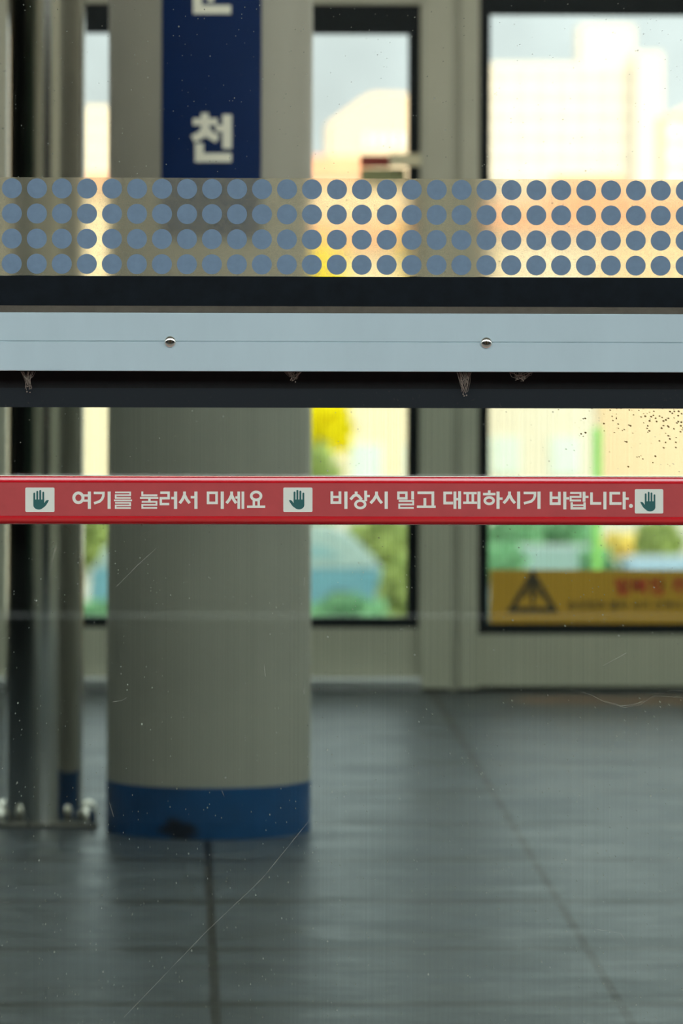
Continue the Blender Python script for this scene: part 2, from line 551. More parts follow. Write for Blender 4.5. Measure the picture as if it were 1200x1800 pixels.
def film_mat():
    """frosted clear vinyl: blurs and veils what is behind it, mottled where it has come loose"""
    g = N('frosted_clear_vinyl')
    rf = g.n('ShaderNodeBsdfRefraction', Color=(1.0, 0.965, 0.875, 1), Roughness=0.13, IOR=1.1)
    n1 = g.noise(g.pos((260, 1, 260)), 1.0, 4.0, 0.7)
    bp = g.n('ShaderNodeBump', Strength=0.5, Distance=0.001)
    g.l(n1, bp.inputs['Height'])
    g.l(bp.outputs[0], rf.inputs['Normal'])
    df = g.n('ShaderNodeBsdfDiffuse', Color=c(190, 192, 178))
    tl = g.n('ShaderNodeBsdfTranslucent', Color=c(230, 222, 200))
    mx1 = g.n('ShaderNodeMixShader')
    mx1.inputs[0].default_value = 0.4
    g.l(df.outputs[0], mx1.inputs[1]); g.l(tl.outputs[0], mx1.inputs[2])
    n2 = g.noise(g.pos((120, 1, 120)), 1.0, 5.0, 0.75)
    m_ = g.n('ShaderNodeMixShader')
    n3 = g.noise(g.pos((620, 1, 620)), 1.0, 2.0, 0.6)
    g.l(g.math('ADD', g.rng(n2, 0.3, 0.7, 0.06, 0.22), g.rng(n3, 0.4, 0.7, 0.0, 0.18)), m_.inputs[0]); g.l(rf.outputs[0], m_.inputs[1]); g.l(mx1.outputs[0], m_.inputs[2])
    return g.shade(m_.outputs[0])
M['film'] = film_mat()

def dusty(name, col, dust, thr=0.62):
    g = N(name)
    n1 = g.noise(g.pos((160, 160, 160)), 1.0, 5.0, 0.8)
    n2 = g.noise(g.pos((5, 1, 9)), 1.0, 3.0)
    f = g.math('MULTIPLY', g.rng(n1, thr, thr + 0.12, 0, 1), g.rng(n2, 0.4, 0.65, 0.1, 1.0))
    b = g.n('ShaderNodeBsdfPrincipled', Roughness=0.5)
    b.inputs['Specular IOR Level'].default_value = 0.3
    g.l(g.mix(g.math('MULTIPLY', f, 0.7), col, dust), b.inputs['Base Color'])
    return g.shade(b.outputs[0])
M['frit_dusty'] = dusty('dusty_black_enamel', (0.008, 0.012, 0.015, 1), c(96, 90, 78))

def band_mat():
    g = N('blue_column_band')
    n = g.noise(g.pos((9, 9, 9)), 1.0, 4.0)
    base = g.n('ShaderNodeVectorMath', _operation='SCALE')
    base.inputs[0].default_value = (0.002, 0.058, 0.18)
    g.l(g.rng(n, 0.3, 0.7, 0.85, 1.15), base.inputs['Scale'])
    # black scuff near the foot of the band
    sx = g.n('ShaderNodeSeparateXYZ')
    g.l(g.n('ShaderNodeNewGeometry').outputs['Position'], sx.inputs[0])
    ctr = P(312, 1462, 13.4)
    dx = g.math('DIVIDE', g.math('SUBTRACT', sx.outputs['X'], ctr.x), 0.052)
    dz = g.math('DIVIDE', g.math('SUBTRACT', sx.outputs['Z'], ctr.z), 0.030)
    wob = g.rng(g.noise(g.pos((22, 22, 22)), 1.0, 3.0), 0.2, 0.8, -0.7, 0.7)
    d = g.math('ADD', g.math('SQRT', g.math('ADD', g.math('MULTIPLY', dx, dx), g.math('MULTIPLY', dz, dz))), wob)
    f = g.rng(d, 0.55, 1.05, 0.92, 0.0)
    b = g.n('ShaderNodeBsdfPrincipled', Roughness=0.4)
    b.inputs['Specular IOR Level'].default_value = 0.25
    g.l(g.mix(f, base.outputs[0], (0.006, 0.008, 0.012, 1)), b.inputs['Base Color'])
    return g.shade(b.outputs[0])
M['band'] = band_mat()

# ================================================================== SETTING
YG = 8.0            # glass of the near screen door
YW = 18.1           # far wall of the platform
bm = B(); box(bm, -32, 32, 7.88, 19.6, -0.25, 0.0)
struct('floor', bm, M['floor'], (0, 13, 0))
bm = B()
box(bm, -32, 32, 5.0, 8.5, 3.5, 3.62)
box(bm, -32, 32, 17.2, 19.9, 3.5, 3.62)
box(bm, -32, -2.4, 8.5, 17.2, 3.5, 3.62)
struct('ceiling', bm, M['ceiling'], (0, 12, 3.5))
bm = B(); box(bm, -2.4, 32, 8.5, 17.2, 3.54, 3.56)
struct('window_4', bm, M['fill_sheet'], (12, 13, 3.54))  # unseen roof sheet, added to brighten column, far wall and floor
bm = B(); box(bm, -32, 32, -6.4, -6.1, 0.0, 3.2)
struct('wall_sky_blocker', bm, M['sky_blocker'], (0, -6.2, 0))  # unseen wall, added to keep bright sky out of the glass reflections
bm = B(); box(bm, -32, 32, -9.0, 1.5, 3.5, 3.62)
struct('ceiling_sun_blocker', bm, M['concrete'], (0, -4, 3.5))  # unseen canopy, added to darken the platform mirrored in the glass
bm = B(); box(bm, -32.2, -32, 7.88, 19.6, 0.0, 3.5)
struct('wall_blocker_left', bm, M['frontpanel'], (-32, 13, 0))  # unseen end wall, added so the post mirrors no open sky
bm = B(); box(bm, 32, 32.2, 7.88, 19.6, 0.0, 3.5)
struct('wall_blocker_right', bm, M['frontpanel'], (32, 13, 0))  # second unseen end wall, added for the same reflections
bm = B(); box(bm, -4.4, -1.25, 7.98, 8.06, 0.14, 2.55); box(bm, 1.25, 4.9, 7.98, 8.06, 0.14, 2.55)
struct('wall_mirrored', bm, M['wallpaint'], (0, 8, 0.14))  # unseen beige panels, added as the pale band mirrored in the post
bm = B(); box(bm, -32, -4.4, 7.98, 8.06, 0.14, 2.55)
struct('wall_mirrored_left', bm, M['frontpanel'], (-10, 8, 0.14))  # unseen green panel, added as the dark left band in the post
bm = B(); box(bm, 4.9, 32, 7.98, 8.06, 0.14, 2.55)
struct('wall_mirrored_right', bm, M['brownpanel'], (10, 8, 0.14))  # unseen brown panel, added as the dark right band in the post
bm = B(); box(bm, -60, 60, 2.2, 7.88, -1.4, -1.15)
struct('floor_track', bm, M['ballast'], (0, 5, -1.15))
bm = B(); box(bm, -32, 32, -6.0, 2.2, -1.4, 0.0)
struct('floor_opposite', bm, M['concrete'], (0, -2, 0))
bm = B(); box(bm, -32, 32, 19.6, 20.0, -4.0, -0.02)
struct('wall_embankment', bm, M['concrete'], (0, 19.8, -4))
bm = B(); box(bm, -500, 500, 20.0, 1500, -4.0, -3.8)
struct('ground', bm, M['lot'], (0, 100, -3.8))
# edge of the near platform below the screen doors
bm = B(); box(bm, -32, 32, 7.90, 8.06, 0.0, 0.14)
struct('trim_1', bm, M['steel'], (0, 8, 0))
bm = B(); box(bm, -32, 32, 7.90, 8.10, 2.55, 3.5)
struct('wall_header', bm, M['wallpaint'], (0, 8, 2.55))

# ------------------------------------------------------------------ far wall: frame members
XL, XR = -32, 32
def zw(py, Y=YW):
    return Z(py, Y)
x_lf0, x_lf1 = X(62, YW), X(737, YW)      # door leaf glazing, outer edges of its black border
x_w0 = X(840, YW)
x_w1 = x_w0 + 2.35
top = 3.5
bm = B()
def pier(a, b):
    box(bm, a, b, YW, YW + 0.16, 0.04, top)
def opening(a, b, lo, hi):
    box(bm, a, b, YW, YW + 0.16, 0.04, lo)
    box(bm, a, b, YW, YW + 0.16, hi, top)
LW = [(x_lf0 - 2.75, x_lf0 - 0.40), (x_lf0 - 5.5, x_lf0 - 3.15), (x_lf0 - 8.25, x_lf0 - 5.9)]
RW = [(x_w1 + 0.4, x_w1 + 2.75), (x_w1 + 3.15, x_w1 + 5.5)]
pier(XL, LW[2][0]); pier(LW[2][1], LW[1][0]); pier(LW[1][1], LW[0][0]); pier(LW[0][1], x_lf0)
pier(x_w1, RW[0][0]); pier(RW[0][1], RW[1][0]); pier(RW[1][1], XR)
for a, b in LW + RW:
    opening(a, b, zw(1115), zw(-26))
box(bm, x_lf0, X(742, YW), YW, YW + 0.16, zw(7), top)                     # over the leaf
box(bm, x_lf0, X(742, YW), YW, YW + 0.16, zw(1189), zw(1104))             # leaf bottom rail
box(bm, X(737, YW), X(792, YW), YW - 0.02, YW + 0.18, 0.012, top)           # leaf stile
box(bm, X(808, YW), x_w0, YW - 0.03, YW + 0.18, 0.012, top)                 # mullion
box(bm, x_w0, x_w1, YW, YW + 0.16, zw(1206), zw(1115))                    # panel under the window
box(bm, x_w0, x_w1, YW, YW + 0.16, zw(-26), top)
wb = struct('wall_back', bm, M['wallpaint'], (0, YW, 0))
bm = B(); pxbox(bm, 792, 808, -700, 1214, YW - 0.019, YW + 0.1)
pxbox(bm, 742, 745, -700, 1190, YW - 0.021, YW + 0.0)
obj('panel_seam', bm, M['seam'], wb)
bm = B(); box(bm, X(745, YW), XR, YW + 0.02, YW + 0.14, 0.001, zw(1206))
obj('floor_gap', bm, M['dark_gap'], wb)
bm = B(); box(bm, XL, x_lf0, YW + 0.02, YW + 0.14, 0.001, 0.04)
obj('floor_gap', bm, M['dark_gap'], wb)
# silver sill under the leaf
bm = B(); box(bm, X(-60, YW), X(741, YW), YW - 0.05, YW + 0.1, 0.001, zw(1190, YW), 0.006)
tag(obj('trim_2', bm, M['steel'], None, (X(400, YW), YW, 0)), kind='structure')

def glazing(name, x0, x1, z0, z1, b_l, b_r, b_b, b_t, Y):
    """black enamel border and clear pane"""
    e = thing(name, ((x0 + x1) / 2, Y, z0), None, None, None, 'structure')
    bm = B()
    box(bm, x0, x0 + b_l, Y + 0.012, Y + 0.03, z0, z1)
    box(bm, x1 - b_r, x1, Y + 0.012, Y + 0.03, z0, z1)
    box(bm, x0 + b_l, x1 - b_r, Y + 0.012, Y + 0.03, z0, z0 + b_b)
    box(bm, x0 + b_l, x1 - b_r, Y + 0.012, Y + 0.03, z1 - b_t, z1)
    obj('enamel_border', bm, M['frit'], e)
    bm = B(); box(bm, x0 + b_l, x1 - b_r, Y + 0.014, Y + 0.024, z0 + b_b, z1 - b_t)
    obj('pane', bm, M['glass_far'], e)
    return e
k = X(600, YW) - X(599, YW)
glazing('door_1', x_lf0, x_lf1, zw(1104), zw(7), 24 * k, 21 * k, 19 * k, 53 * k, YW)
for i, (a, b) in enumerate(LW + RW):
    glazing('window_%d' % (5 + i), a, b, zw(1115), zw(-26), 20 * k, 20 * k, 20 * k, 51 * k, YW)
glazing('window_1', x_w0, x_w1, zw(1115), zw(-26), 20 * k, 20 * k, 20 * k, 51 * k, YW)

# ------------------------------------------------------------------ platform column
cx = P(367, 1200, 13.64).x
cy, cr = 13.64, 0.2545
zb = Z(1385.5, cy - cr)
col = thing('platform_column', (cx, cy, 0), 'thick round beige-grey column with a blue band round its foot', 'column', None, 'thing')
bm = B(); lathe(bm, cx, cy, [(cr, zb), (cr, 3.5)], 96)
obj('shaft', bm, M['column'], col, smooth=True)
bm = B(); lathe(bm, cx, cy, [(cr + 0.001, 0.0), (cr + 0.001, zb)], 96)
tag(obj('base_band', bm, M['band'], col, smooth=True), 'blue painted band with a black scuff')

# station name sign wrapped on the column
def on_column(off):
    def place(px, py):
        x = P(px, py, cy - cr).x
        z = P(px, py, cy - cr).z
        r = cr + off
        s = (x - cx) / r
        return Vector((x, cy - math.sqrt(max(r * r - (x - cx) ** 2, 0)), z))
    return place
sg = thing('station_sign', (cx, cy - cr, Z(418, cy - cr)), 'tall navy blue station name sign with white lettering on the column', 'sign')
bm = B()
sx0, sx1 = P(285.5, 220, cy - cr).x, P(457.5, 220, cy - cr).x
zs0, zs1 = Z(418, cy - cr), 3.0
a0, a1 = math.asin((sx0 - cx) / cr), math.asin((sx1 - cx) / cr)
pr = []
nn = 20
for r_, rev in ((cr + 0.006, False), (cr + 0.002, True)):
    rng_ = range(nn + 1) if not rev else range(nn, -1, -1)
    for i in rng_:
        a = a0 + (a1 - a0) * i / nn
        pr.append((cx + r_ * math.sin(a), cy - r_ * math.cos(a)))
v0 = [bm.verts.new((x, y, zs0)) for x, y in pr]
v1 = [bm.verts.new((x, y, zs1)) for x, y in pr]
for i in range(len(pr)):
    j = (i + 1) % len(pr)
    bm.faces.new((v0[i], v0[j], v1[j], v1[i]))
for vs in (v0, v1):
    for i in range(nn):
        bm.faces.new((vs[i], vs[i + 1], vs[2 * nn - i], vs[2 * nn + 1 - i]))
obj('panel', bm, M['navy'], sg)
pl = on_column(0.0075)
S2 = 220 / 1200.0                       # the crop of the sign was magnified 5.45 times
def q2(pts):
    return [(260 + x * S2, y * S2) for x, y in pts]
bm = B()
WD = 80 * S2
for pts, wd in (([(545, 1085), (545, 1160)], 72), ([(430, 1168), (668, 1168)], 66),
                ([(550, 1165), (548, 1240), (515, 1290), (430, 1335)], 78), ([(552, 1235), (590, 1290), (668, 1335)], 76),
                ([(650, 1232), (735, 1232)], 64), ([(758, 1100), (758, 1425)], 88),
                ([(492, 1375), (492, 1512), (800, 1512)], 84)):
    stroke(bm, q2(pts), wd * S2, pl, 6)
obj('lettering', bm, M['white_ink'], sg)
bm = B()
for pts, wd in (([(475, -55), (475, 92), (795, 92)], 84), ([(600, -110), (600, 22)], 62), ([(405, -118), (800, -118)], 76),
                ([(600, -330), (600, -290)], 70), ([(450, -285), (750, -285)], 66), ([(600, -280), (560, -225), (440, -175)], 76), ([(600, -280), (640, -225), (760, -175)], 76)):
    stroke(bm, q2(pts), wd * S2, pl, 6)
obj('lettering', bm, M['white_ink'], sg)

# ------------------------------------------------------------------ chrome post with base plate and cap nuts
py_, pxc = 13.78, P(79, 1100, 13.78).x
pr_ = 0.0985
post = thing('steel_post', (pxc, py_, 0), 'mirror-polished round steel post bolted to the floor left of the column', 'post')
bm = B(); lathe(bm, pxc, py_, [(pr_, 0.012), (pr_, 3.5)], 96)
obj('tube', bm, M['chrome'], post, smooth=True)
bm = B(); box(bm, pxc - 0.135, pxc + 0.135, py_ - 0.115, py_ + 0.115, 0, 0.012, 0.003)
obj('base_plate', bm, M['plate'], post)
for sx_ in (-1, 1):
    for sy_ in (-1, 1):
        bm = B(); lathe(bm, pxc + sx_ * 0.108, py_ + sy_ * 0.09, [(0.024, 0.012), (0.024, 0.030), (0.0215, 0.041), (0.014, 0.050), (0.005, 0.053)], 20)
        obj('cap_nut', bm, M['chrome'], post, smooth=True)

# ------------------------------------------------------------------ warning banner and small sticker on the far glazing
YB = YW + 0.0095
def at(Y):
    return lambda px, py: P(px, py, Y)
ban = thing('warning_banner', (X(1000, YB), YB, Z(1095, YB)), 'yellow warning banner with a black triangle along the foot of the far window', 'banner')
bm = B(); box(bm, X(862, YB), X(862, YB) + 1.9, YB, YB + 0.003, Z(1095, YB), Z(1001, YB))
obj('sheet', bm, M['yellow'], ban)
bm = B()
pl = at(YB - 0.0008)
tri = [(936, 1009), (898, 1072), (974, 1072), (936, 1009)]
stroke(bm, tri, 9.5, pl)
disc(bm, tri[0], 4.75, pl)
stroke(bm, [(936, 1020), (936, 1038)], 12, pl)
stroke(bm, [(936, 1026), (936, 1064)], 6, pl)
stroke(bm, [(936, 1036), (922, 1048)], 5, pl)
stroke(bm, [(936, 1036), (950, 1048)], 5, pl)
obj('warning_triangle', bm, M['black_ink'], ban)

def type_mesh(txt, x0px, ypx, size_px, Y, bold):
    """sets a line of Korean type with Blender's own built-in font"""
    cu = bpy.data.curves.new('type', 'FONT')
    cu.body = txt
    cu.size = 1.0
    cu.offset = bold
    cu.resolution_u = 2
    to = bpy.data.objects.new('type', cu)
    COL.objects.link(to)
    dg = bpy.context.evaluated_depsgraph_get()
    me = bpy.data.meshes.new_from_object(to.evaluated_get(dg))
    bm = B()
    bm.from_mesh(me)
    bpy.data.objects.remove(to)
    bpy.data.curves.remove(cu)
    bpy.data.meshes.remove(me)
    for v in bm.verts:
        v.co = P(x0px + v.co.x * size_px, ypx - v.co.y * size_px, Y)
    return bm
bm = type_mesh('발빠짐 주의', 1079, 1043, 33, YB - 0.0008, 0.03)
obj('warning_lettering', bm, M['red_ink'], ban)
bm = type_mesh('승강장과 열차 사이 간격이 넓습니다', 996, 1071, 18.5, YB - 0.0008, 0.022)
obj('small_lettering', bm, M['black_ink'], ban)

YS = YW + 0.006
stk = thing('door_label', (X(684, YS), YS, Z(300, YS)), 'small red and cream label plate on the far door glass', 'label')
bm = B(); pxbox(bm, 632, 684, 273, 294, YS, YS + 0.006)
obj('red_field', bm, M['brickred'], stk)
bm = B(); pxbox(bm, 684, 738, 270, 291, YS - 0.03, YS + 0.006)
obj('cream_field', bm, M['cream'], stk)
bm = B(); pxbox(bm, 632, 712, 296, 330, YS, YS + 0.006)
obj('olive_field', bm, M['olive'], stk)

# ================================================================== NEAR SCREEN DOOR
GX0, GX1 = -1.25, 1.25
zg = lambda py: Z(py, YG)
bm = B(); box(bm, GX0, GX1, YG, YG + 0.010, zg(545), 2.55)
struct('window_2', bm, M['glass_upper'], (0, YG, zg(545)))
bm = B(); box(bm, GX0, GX1, YG, YG + 0.010, 0.14, zg(700))
w3 = struct('window_3', bm, M['glass_lower'], (0, YG, 0.14))
bm = B(); box(bm, GX0, GX1, YG - 0.0015, YG - 0.0001, zg(539), zg(486.3))
struct('trim_3', bm, M['frit'], (0, YG, zg(539)))
bm = B(); box(bm, GX0, GX1, YG - 0.0015, YG - 0.0001, zg(717), zg(683))
struct('trim_4', bm, M['frit_dusty'], (0, YG, zg(717)))
bm = B(); box(bm, GX0, GX1, YG - 0.0014, YG - 0.0001, zg(683), zg(648))
struct('rail_shade_strip', bm, M['rail_shade'], (0, YG, zg(683)))  # flat black strip standing for the shade under the rail
bm = B(); box(bm, GX0, GX1, YG - 0.012, YG + 0.03, zg(552), zg(538.5), 0.002)
struct('trim_6', bm, M['rubber'], (0, YG, zg(552)))

# scratches and hair lines on the lower pane
def scratch_mat():
    g = N('hairline_scratches')
    tr = g.n('ShaderNodeBsdfTransparent')
    df = g.n('ShaderNodeBsdfDiffuse', Color=c(200, 200, 185))
    m_ = g.n('ShaderNodeMixShader')
    g.l(g.rng(g.noise(g.pos((60, 60, 60)), 1.0, 3.0), 0.3, 0.7, 0.04, 0.32), m_.inputs[0])
    g.l(tr.outputs[0], m_.inputs[1]); g.l(df.outputs[0], m_.inputs[2])
    return g.shade(m_.outputs[0])
M['scratch'] = scratch_mat()
M['scratch'].use_nodes = True
bm = B()
pl = at(YG - 0.0004)
for pts, wd in (([(218, 1788), (360, 1640), (460, 1545), (545, 1440)], 1.3), ([(204, 1032), (240, 995), (274, 964)], 1.3),
                ([(252, 938), (262, 932), (272, 928)], 1.2), ([(464, 1166), (466, 1190)], 1.6), ([(533, 1198), (534, 1220)], 2.0),
                ([(535, 1015), (534, 1032)], 1.2), ([(198, 1234), (215, 1231), (222, 1226)], 1.6), ([(390, 1390), (394, 1400)], 1.4),
                ([(5, 1586), (16, 1586)], 1.5), ([(98, 962), (92, 985), (88, 1000)], 2.6), ([(82, 1030), (81, 1040), (84, 1044)], 1.6),
                ([(137, 1038), (141, 1041), (144, 1036)], 2.4), ([(112, 924), (122, 930), (125, 940)], 1.4), ([(1090, 1640), (1102, 1660)], 1.2),
                ([(1040, 1632), (1085, 1640)], 1.0), ([(1060, 1170), (1100, 1148)], 1.6), ([(192, 1410), (200, 1436)], 1.2)):
    stroke(bm, pts, wd, pl)
obj('scratches', bm, M['scratch'], w3)

# frosted film with printed dots
YF = YG - 0.0006
film = thing('dotted_safety_film', (0, YF, zg(486)), 'frosted strip with four rows of grey-blue dots across the upper glass', 'safety film')
bm = B(); box(bm, -0.9, 0.9, YF, YF + 0.0004, zg(485.8), zg(313.6))
obj('frosted_strip', bm, M['film'], film)
bm = B()
pl = at(YF - 0.0003)
d0 = P(21, 331, YF)
for j in range(4):
    for i in range(-14, 40):
        x = d0.x + i * (P(1161, 337, YF).x - d0.x) / 26.0
        z = d0.z - j * (P(21, 331, YF).z - P(21, 463.5, YF).z) / 3.0
        if not (-0.88 < x < 0.88):
            continue
        r = 17.6 / 1200
        vs = [bm.verts.new((x + r * math.cos(2 * math.pi * k_ / 40), YF - 0.0003, z + r * math.sin(2 * math.pi * k_ / 40))) for k_ in range(40)]
        bm.faces.new(vs)
obj('dot_pattern', bm, M['dots'], film)

# cross rail with a groove and screws
YR = YG - 0.042
zt, zb_, zm = Z(550.8, YR), Z(653.3, YR), Z(601, YR)
rail = thing('cross_rail', (0, YR, zb_), 'pale grey-blue metal cross rail with a fine groove and two screws', 'rail')
bm = B()
y0, y1 = YR, YG + 0.05
e = 0.0014
prism(bm, [(y0 + e, zt), (y1, zt), (y1, zb_), (y0 + e, zb_), (y0 + e * .3, zb_ + e * .3), (y0, zb_ + e), (y0, zm - 0.0009), (y0 + 0.0016, zm - 0.0001), (y0 + 0.0016, zm + 0.0001), (y0, zm + 0.0009), (y0, zt - e), (y0 + e * .3, zt - e * .3)], 'X', GX0, GX1)
obj('profile', bm, M['beam'], rail)
for sx_, sy_ in ((299, 600.5), (854.5, 602.5)):
    p = P(sx_, sy_, YR)
    bm = B()
    R_ = 0.0083
    prof = [(R_, YR), (R_, YR - 0.0012)] + [(R_ * math.cos(t), YR - 0.0012 - 0.0042 * math.sin(t)) for t in [math.radians(v) for v in range(12, 85, 9)]]
    lathe(bm, p.x, p.z, prof, 32, 'Y')
    s = obj('screw', bm, M['screw'], rail, smooth=True, origin=(p.x, YR, p.z))
    bm = B()
    for wx, wz in ((0.0030, 0.0008), (0.0008, 0.0030)):
        box(bm, p.x - wx, p.x + wx, YR - 0.0057, YR - 0.004, p.z - wz, p.z + wz)
    obj('cross_slot', bm, M['recess'], s)

# cobwebs hanging below the rail
def cobweb(px, py, wpx, hpx, seed, label):
    rnd = random.Random(seed)
    Yc = YR + 0.02
    o_ = P(px, py, Yc)
    bm = B()
    for _ in range(26):
        a = P(px + rnd.uniform(-wpx, wpx), py, Yc + rnd.uniform(-0.012, 0.006))
        b = P(px + rnd.uniform(-wpx * .45, wpx * .45), py + hpx * rnd.uniform(0.3, 1), Yc + rnd.uniform(-0.006, 0.006))
        mid = (a + b) / 2 + Vector((rnd.uniform(-.003, .003), 0, -rnd.uniform(0, .003)))
        tube(bm, [a, mid, b], 0.00022, 4)
    for _ in range(5):
        a = P(px + rnd.uniform(-wpx * .3, wpx * .3), py + hpx * rnd.uniform(0.7, 1.1), Yc)
        bmesh.ops.create_icosphere(bm, subdivisions=1, radius=rnd.uniform(.0006, .0013), matrix=Matrix.Translation(a))
    tag(obj('cobweb', bm, M['web'], None, o_), label, 'cobweb', 'cobwebs under the cross rail')
cobweb(50, 653, 14, 34, 1, 'dusty cobweb under the cross rail left of both screws')
cobweb(515, 654, 16, 16, 2, 'small cobweb under the cross rail between the two screws')
cobweb(816, 655, 14, 38, 3, 'brown cobweb under the cross rail just left of the right screw')
cobweb(915, 655, 22, 14, 4, 'faint cobweb under the cross rail to the right of both screws')
# hair caught low on the glass
bm = B()
for pts in ([(1010, 1212), (1040, 1222), (1062, 1234), (1085, 1240), (1110, 1240), (1135, 1232), (1160, 1220), (1180, 1213), (1200, 1215)],
            [(1085, 1243), (1120, 1236), (1150, 1223), (1200, 1226)], [(1080, 1236), (1095, 1244), (1125, 1239), (1165, 1210)], [(1062, 1232), (1088, 1240)]):
    tube(bm, [P(x, y, YG - 0.0012) for x, y in pts], 0.00028, 4)
tag(obj('cobweb', bm, M['scratch'], None, P(1100, 1230, YG - 0.0012)), 'loose grey web strands on the lower glass, far below the push bar', 'cobweb')

# ------------------------------------------------------------------ red push bar
YP = YG - 0.072
bt, bb = Z(836.8, YP), Z(923.6, YP)
hc = (bt + bb) / 2
hh = (bt - bb) / 2
d1, d2 = Z(848.8, YP), Z(908, YP)
bar = thing('push_bar', (0, YP, bb), 'red push bar across the glass with white Korean instructions and hand symbols', 'push bar')
bm = B()
prof = [(YG - 0.0005, bt - 0.010), (YP + 0.045, bt - 0.0015)]
hd = bt - d1
for t in range(90, 19, -10):
    a = math.radians(t)
    u = (math.sin(a) - math.sin(math.radians(20))) / (1 - math.sin(math.radians(20)))
    prof.append((YP + 0.0016 + 0.013 * (1 - math.cos(a)), d1 + hd * (0.74 + 0.26 * u)))
prof += [(YP + 0.00135, d1 + hd * 0.70 - 0.0001), (YP + 0.00062, d1 + hd * 0.46), (YP + 0.00008, d1 + hd * 0.22), (YP, d1 + 0.0008), (YP, d1 + 0.0002)]
prof += [(YP + 0.0007, d1), (YP + 0.0007, d2)]
for t in range(0, 91, 10):
    a = math.radians(t)
    prof.append((YP + 0.018 - 0.018 * math.cos(a), d2 - 0.0002 - (d2 - 0.0002 - bb) * math.sin(a)))
prof += [(YP + 0.045, bb + 0.0015), (YG - 0.0005, bb + 0.010)]
prism(bm, prof, 'X', -0.95, 0.95)
obj('bar', bm, M['red'], bar, smooth=True)
YD = YP + 0.0003
bm = B(); box(bm, -0.93, 0.93, YD, YP + 0.0007, d2 + 0.0004, d1 - 0.0004)
strip = obj('label_strip', bm, M['decal'], bar)
tag(strip, 'faded red strip with white lettering')

pl = at(YD - 0.00015)
def crop(ox, s):
    return lambda pts: [(ox + x / s, 820 + y / s) for x, y in pts]
K1, K2, K3, K4, K5 = crop(0, 4), crop(200, 4), crop(480, 4), crop(700, 4), crop(920, 1200 / 280)
def glyph_mesh(items):
    bm = B()
    for K, s, pts, wd in items:
        stroke(bm, K(pts), wd / s, pl, 1e9)
    return bm
def ring(cx_, cy_, rx, ry):
    return ring_pts(cx_, cy_, rx, ry)
line1 = []
def g1(K, s, *strokes):
    for pts, wd in strokes:
        line1.append((K, s, pts, wd))
V = 22
def vert(x, a=176, b=298, w_=V):
    return ([(x, a), (x, b)], w_)
def giyeok(x0, x1, y=186):
    return ([(x0, y), (x1, y), (x1 - 1, y + 22), (x1 - 9, y + 42), (x1 - 26, y + 59), (x0 + 2, y + 73)], 18)
def siot(xc, w0, w1, y0=176, y1=258):
    return ([(xc, y0), (xc, y0 + 24), (xc - w0 * .45, y1 - 25), (xc - w0, y1)], 20), ([(xc, y0 + 24), (xc + w1 * .45, y1 - 25), (xc + w1, y1)], 20)
def rieul(x0, x1, ys, wd):
    a, b, d = ys
    return ([(x0, a), (x1, a), (x1, b), (x0 + 4, b), (x0 + 4, d), (x1 + 4, d)], wd)
# first instruction
g1(K1, 4, (ring(551, 220, 32, 34), 21), vert(628), ([(586, 204), (622, 204)], 16), ([(586, 240), (622, 240)], 16))
g1(K1, 4, giyeok(659, 727), vert(767))
g1(K1, 4, rieul(809, 915, (182, 202, 221), 11.5), ([(801, 238), (928, 238)], 12), rieul(809, 915, (256, 274, 292), 11.5))
g1(K2, 4, ([(200, 176), (200, 203), (306, 203)], 13), ([(184, 221), (313, 221)], 13), ([(250, 221), (250, 246)], 17), rieul(196, 300, (248, 270, 291), 12))
g1(K2, 4, rieul(326, 385, (184, 223, 264), 17), vert(434), ([(403, 222), (430, 222)], 17))
g1(K2, 4, *siot(497, 34, 36), vert(577), ([(540, 216), (572, 216)], 17))
g1(K2, 4, ([(662, 185), (722, 185), (722, 256), (662, 256), (662, 185)], 18), vert(762))
g1(K2, 4, *siot(828, 36, 32), ([(854, 218), (876, 218)], 16), vert(878, w_=19), vert(907, w_=19))
g1(K2, 4, (ring(1000, 207, 34, 28), 19), ([(984, 238), (984, 280)], 17), ([(1018, 238), (1018, 280)], 17), ([(936, 283), (1064, 283)], 17))
bm = glyph_mesh(line1)
obj('lettering', bm, M['white_ink'], strip)
# second instruction
line1 = []
g1(K3, 4, ([(412, 175), (412, 254), (469, 254), (469, 175)], 19), ([(412, 214), (469, 214)], 17), vert(511))
g1(K3, 4, *siot(583, 40, 38, 176, 232), ([(650, 170), (650, 244)], 20), ([(650, 208), (679, 208)], 16), (ring(612, 266, 34, 26), 18))
g1(K3, 4, *siot(726, 42, 38), vert(794))
g1(K3, 4, ([(880, 184), (936, 184), (936, 224), (880, 224), (880, 184)], 17), ([(980, 174), (980, 232)], 20), rieul(882, 984, (243, 267, 291), 13))
g1(K3, 4, ([(1014, 185), (1122, 185), (1122, 278)], 19), ([(1066, 222), (1066, 280)], 20), ([(1010, 283), (1142, 283)], 17))
g1(K4, 4, ([(378, 186), (325, 186), (325, 257), (384, 257)], 19), vert(397, w_=20), vert(430, 174, 298, 20), ([(397, 230), (430, 230)], 17))
g1(K4, 4, ([(458, 187), (550, 187)], 17), ([(455, 255), (553, 255)], 17), ([(486, 187), (486, 255)], 18), ([(523, 187), (523, 255)], 18), vert(566))
g1(K4, 4, ([(638, 168), (638, 188)], 18), ([(595, 194), (682, 194)], 17), (ring(638, 240, 31, 23), 18), vert(700), ([(700, 226), (732, 226)], 17))
g1(K4, 4, *siot(781, 42, 38), vert(845))
g1(K4, 4, giyeok(880, 960), vert(988))
S5 = 1200 / 280
def v5(x, a=190, b=323, w_=23):
    return ([(x, a), (x, b)], w_)
g1(K5, S5, ([(206, 190), (206, 280), (269, 280), (269, 190)], 20), ([(206, 235), (269, 235)], 18), v5(310), ([(310, 240), (343, 240)], 18))
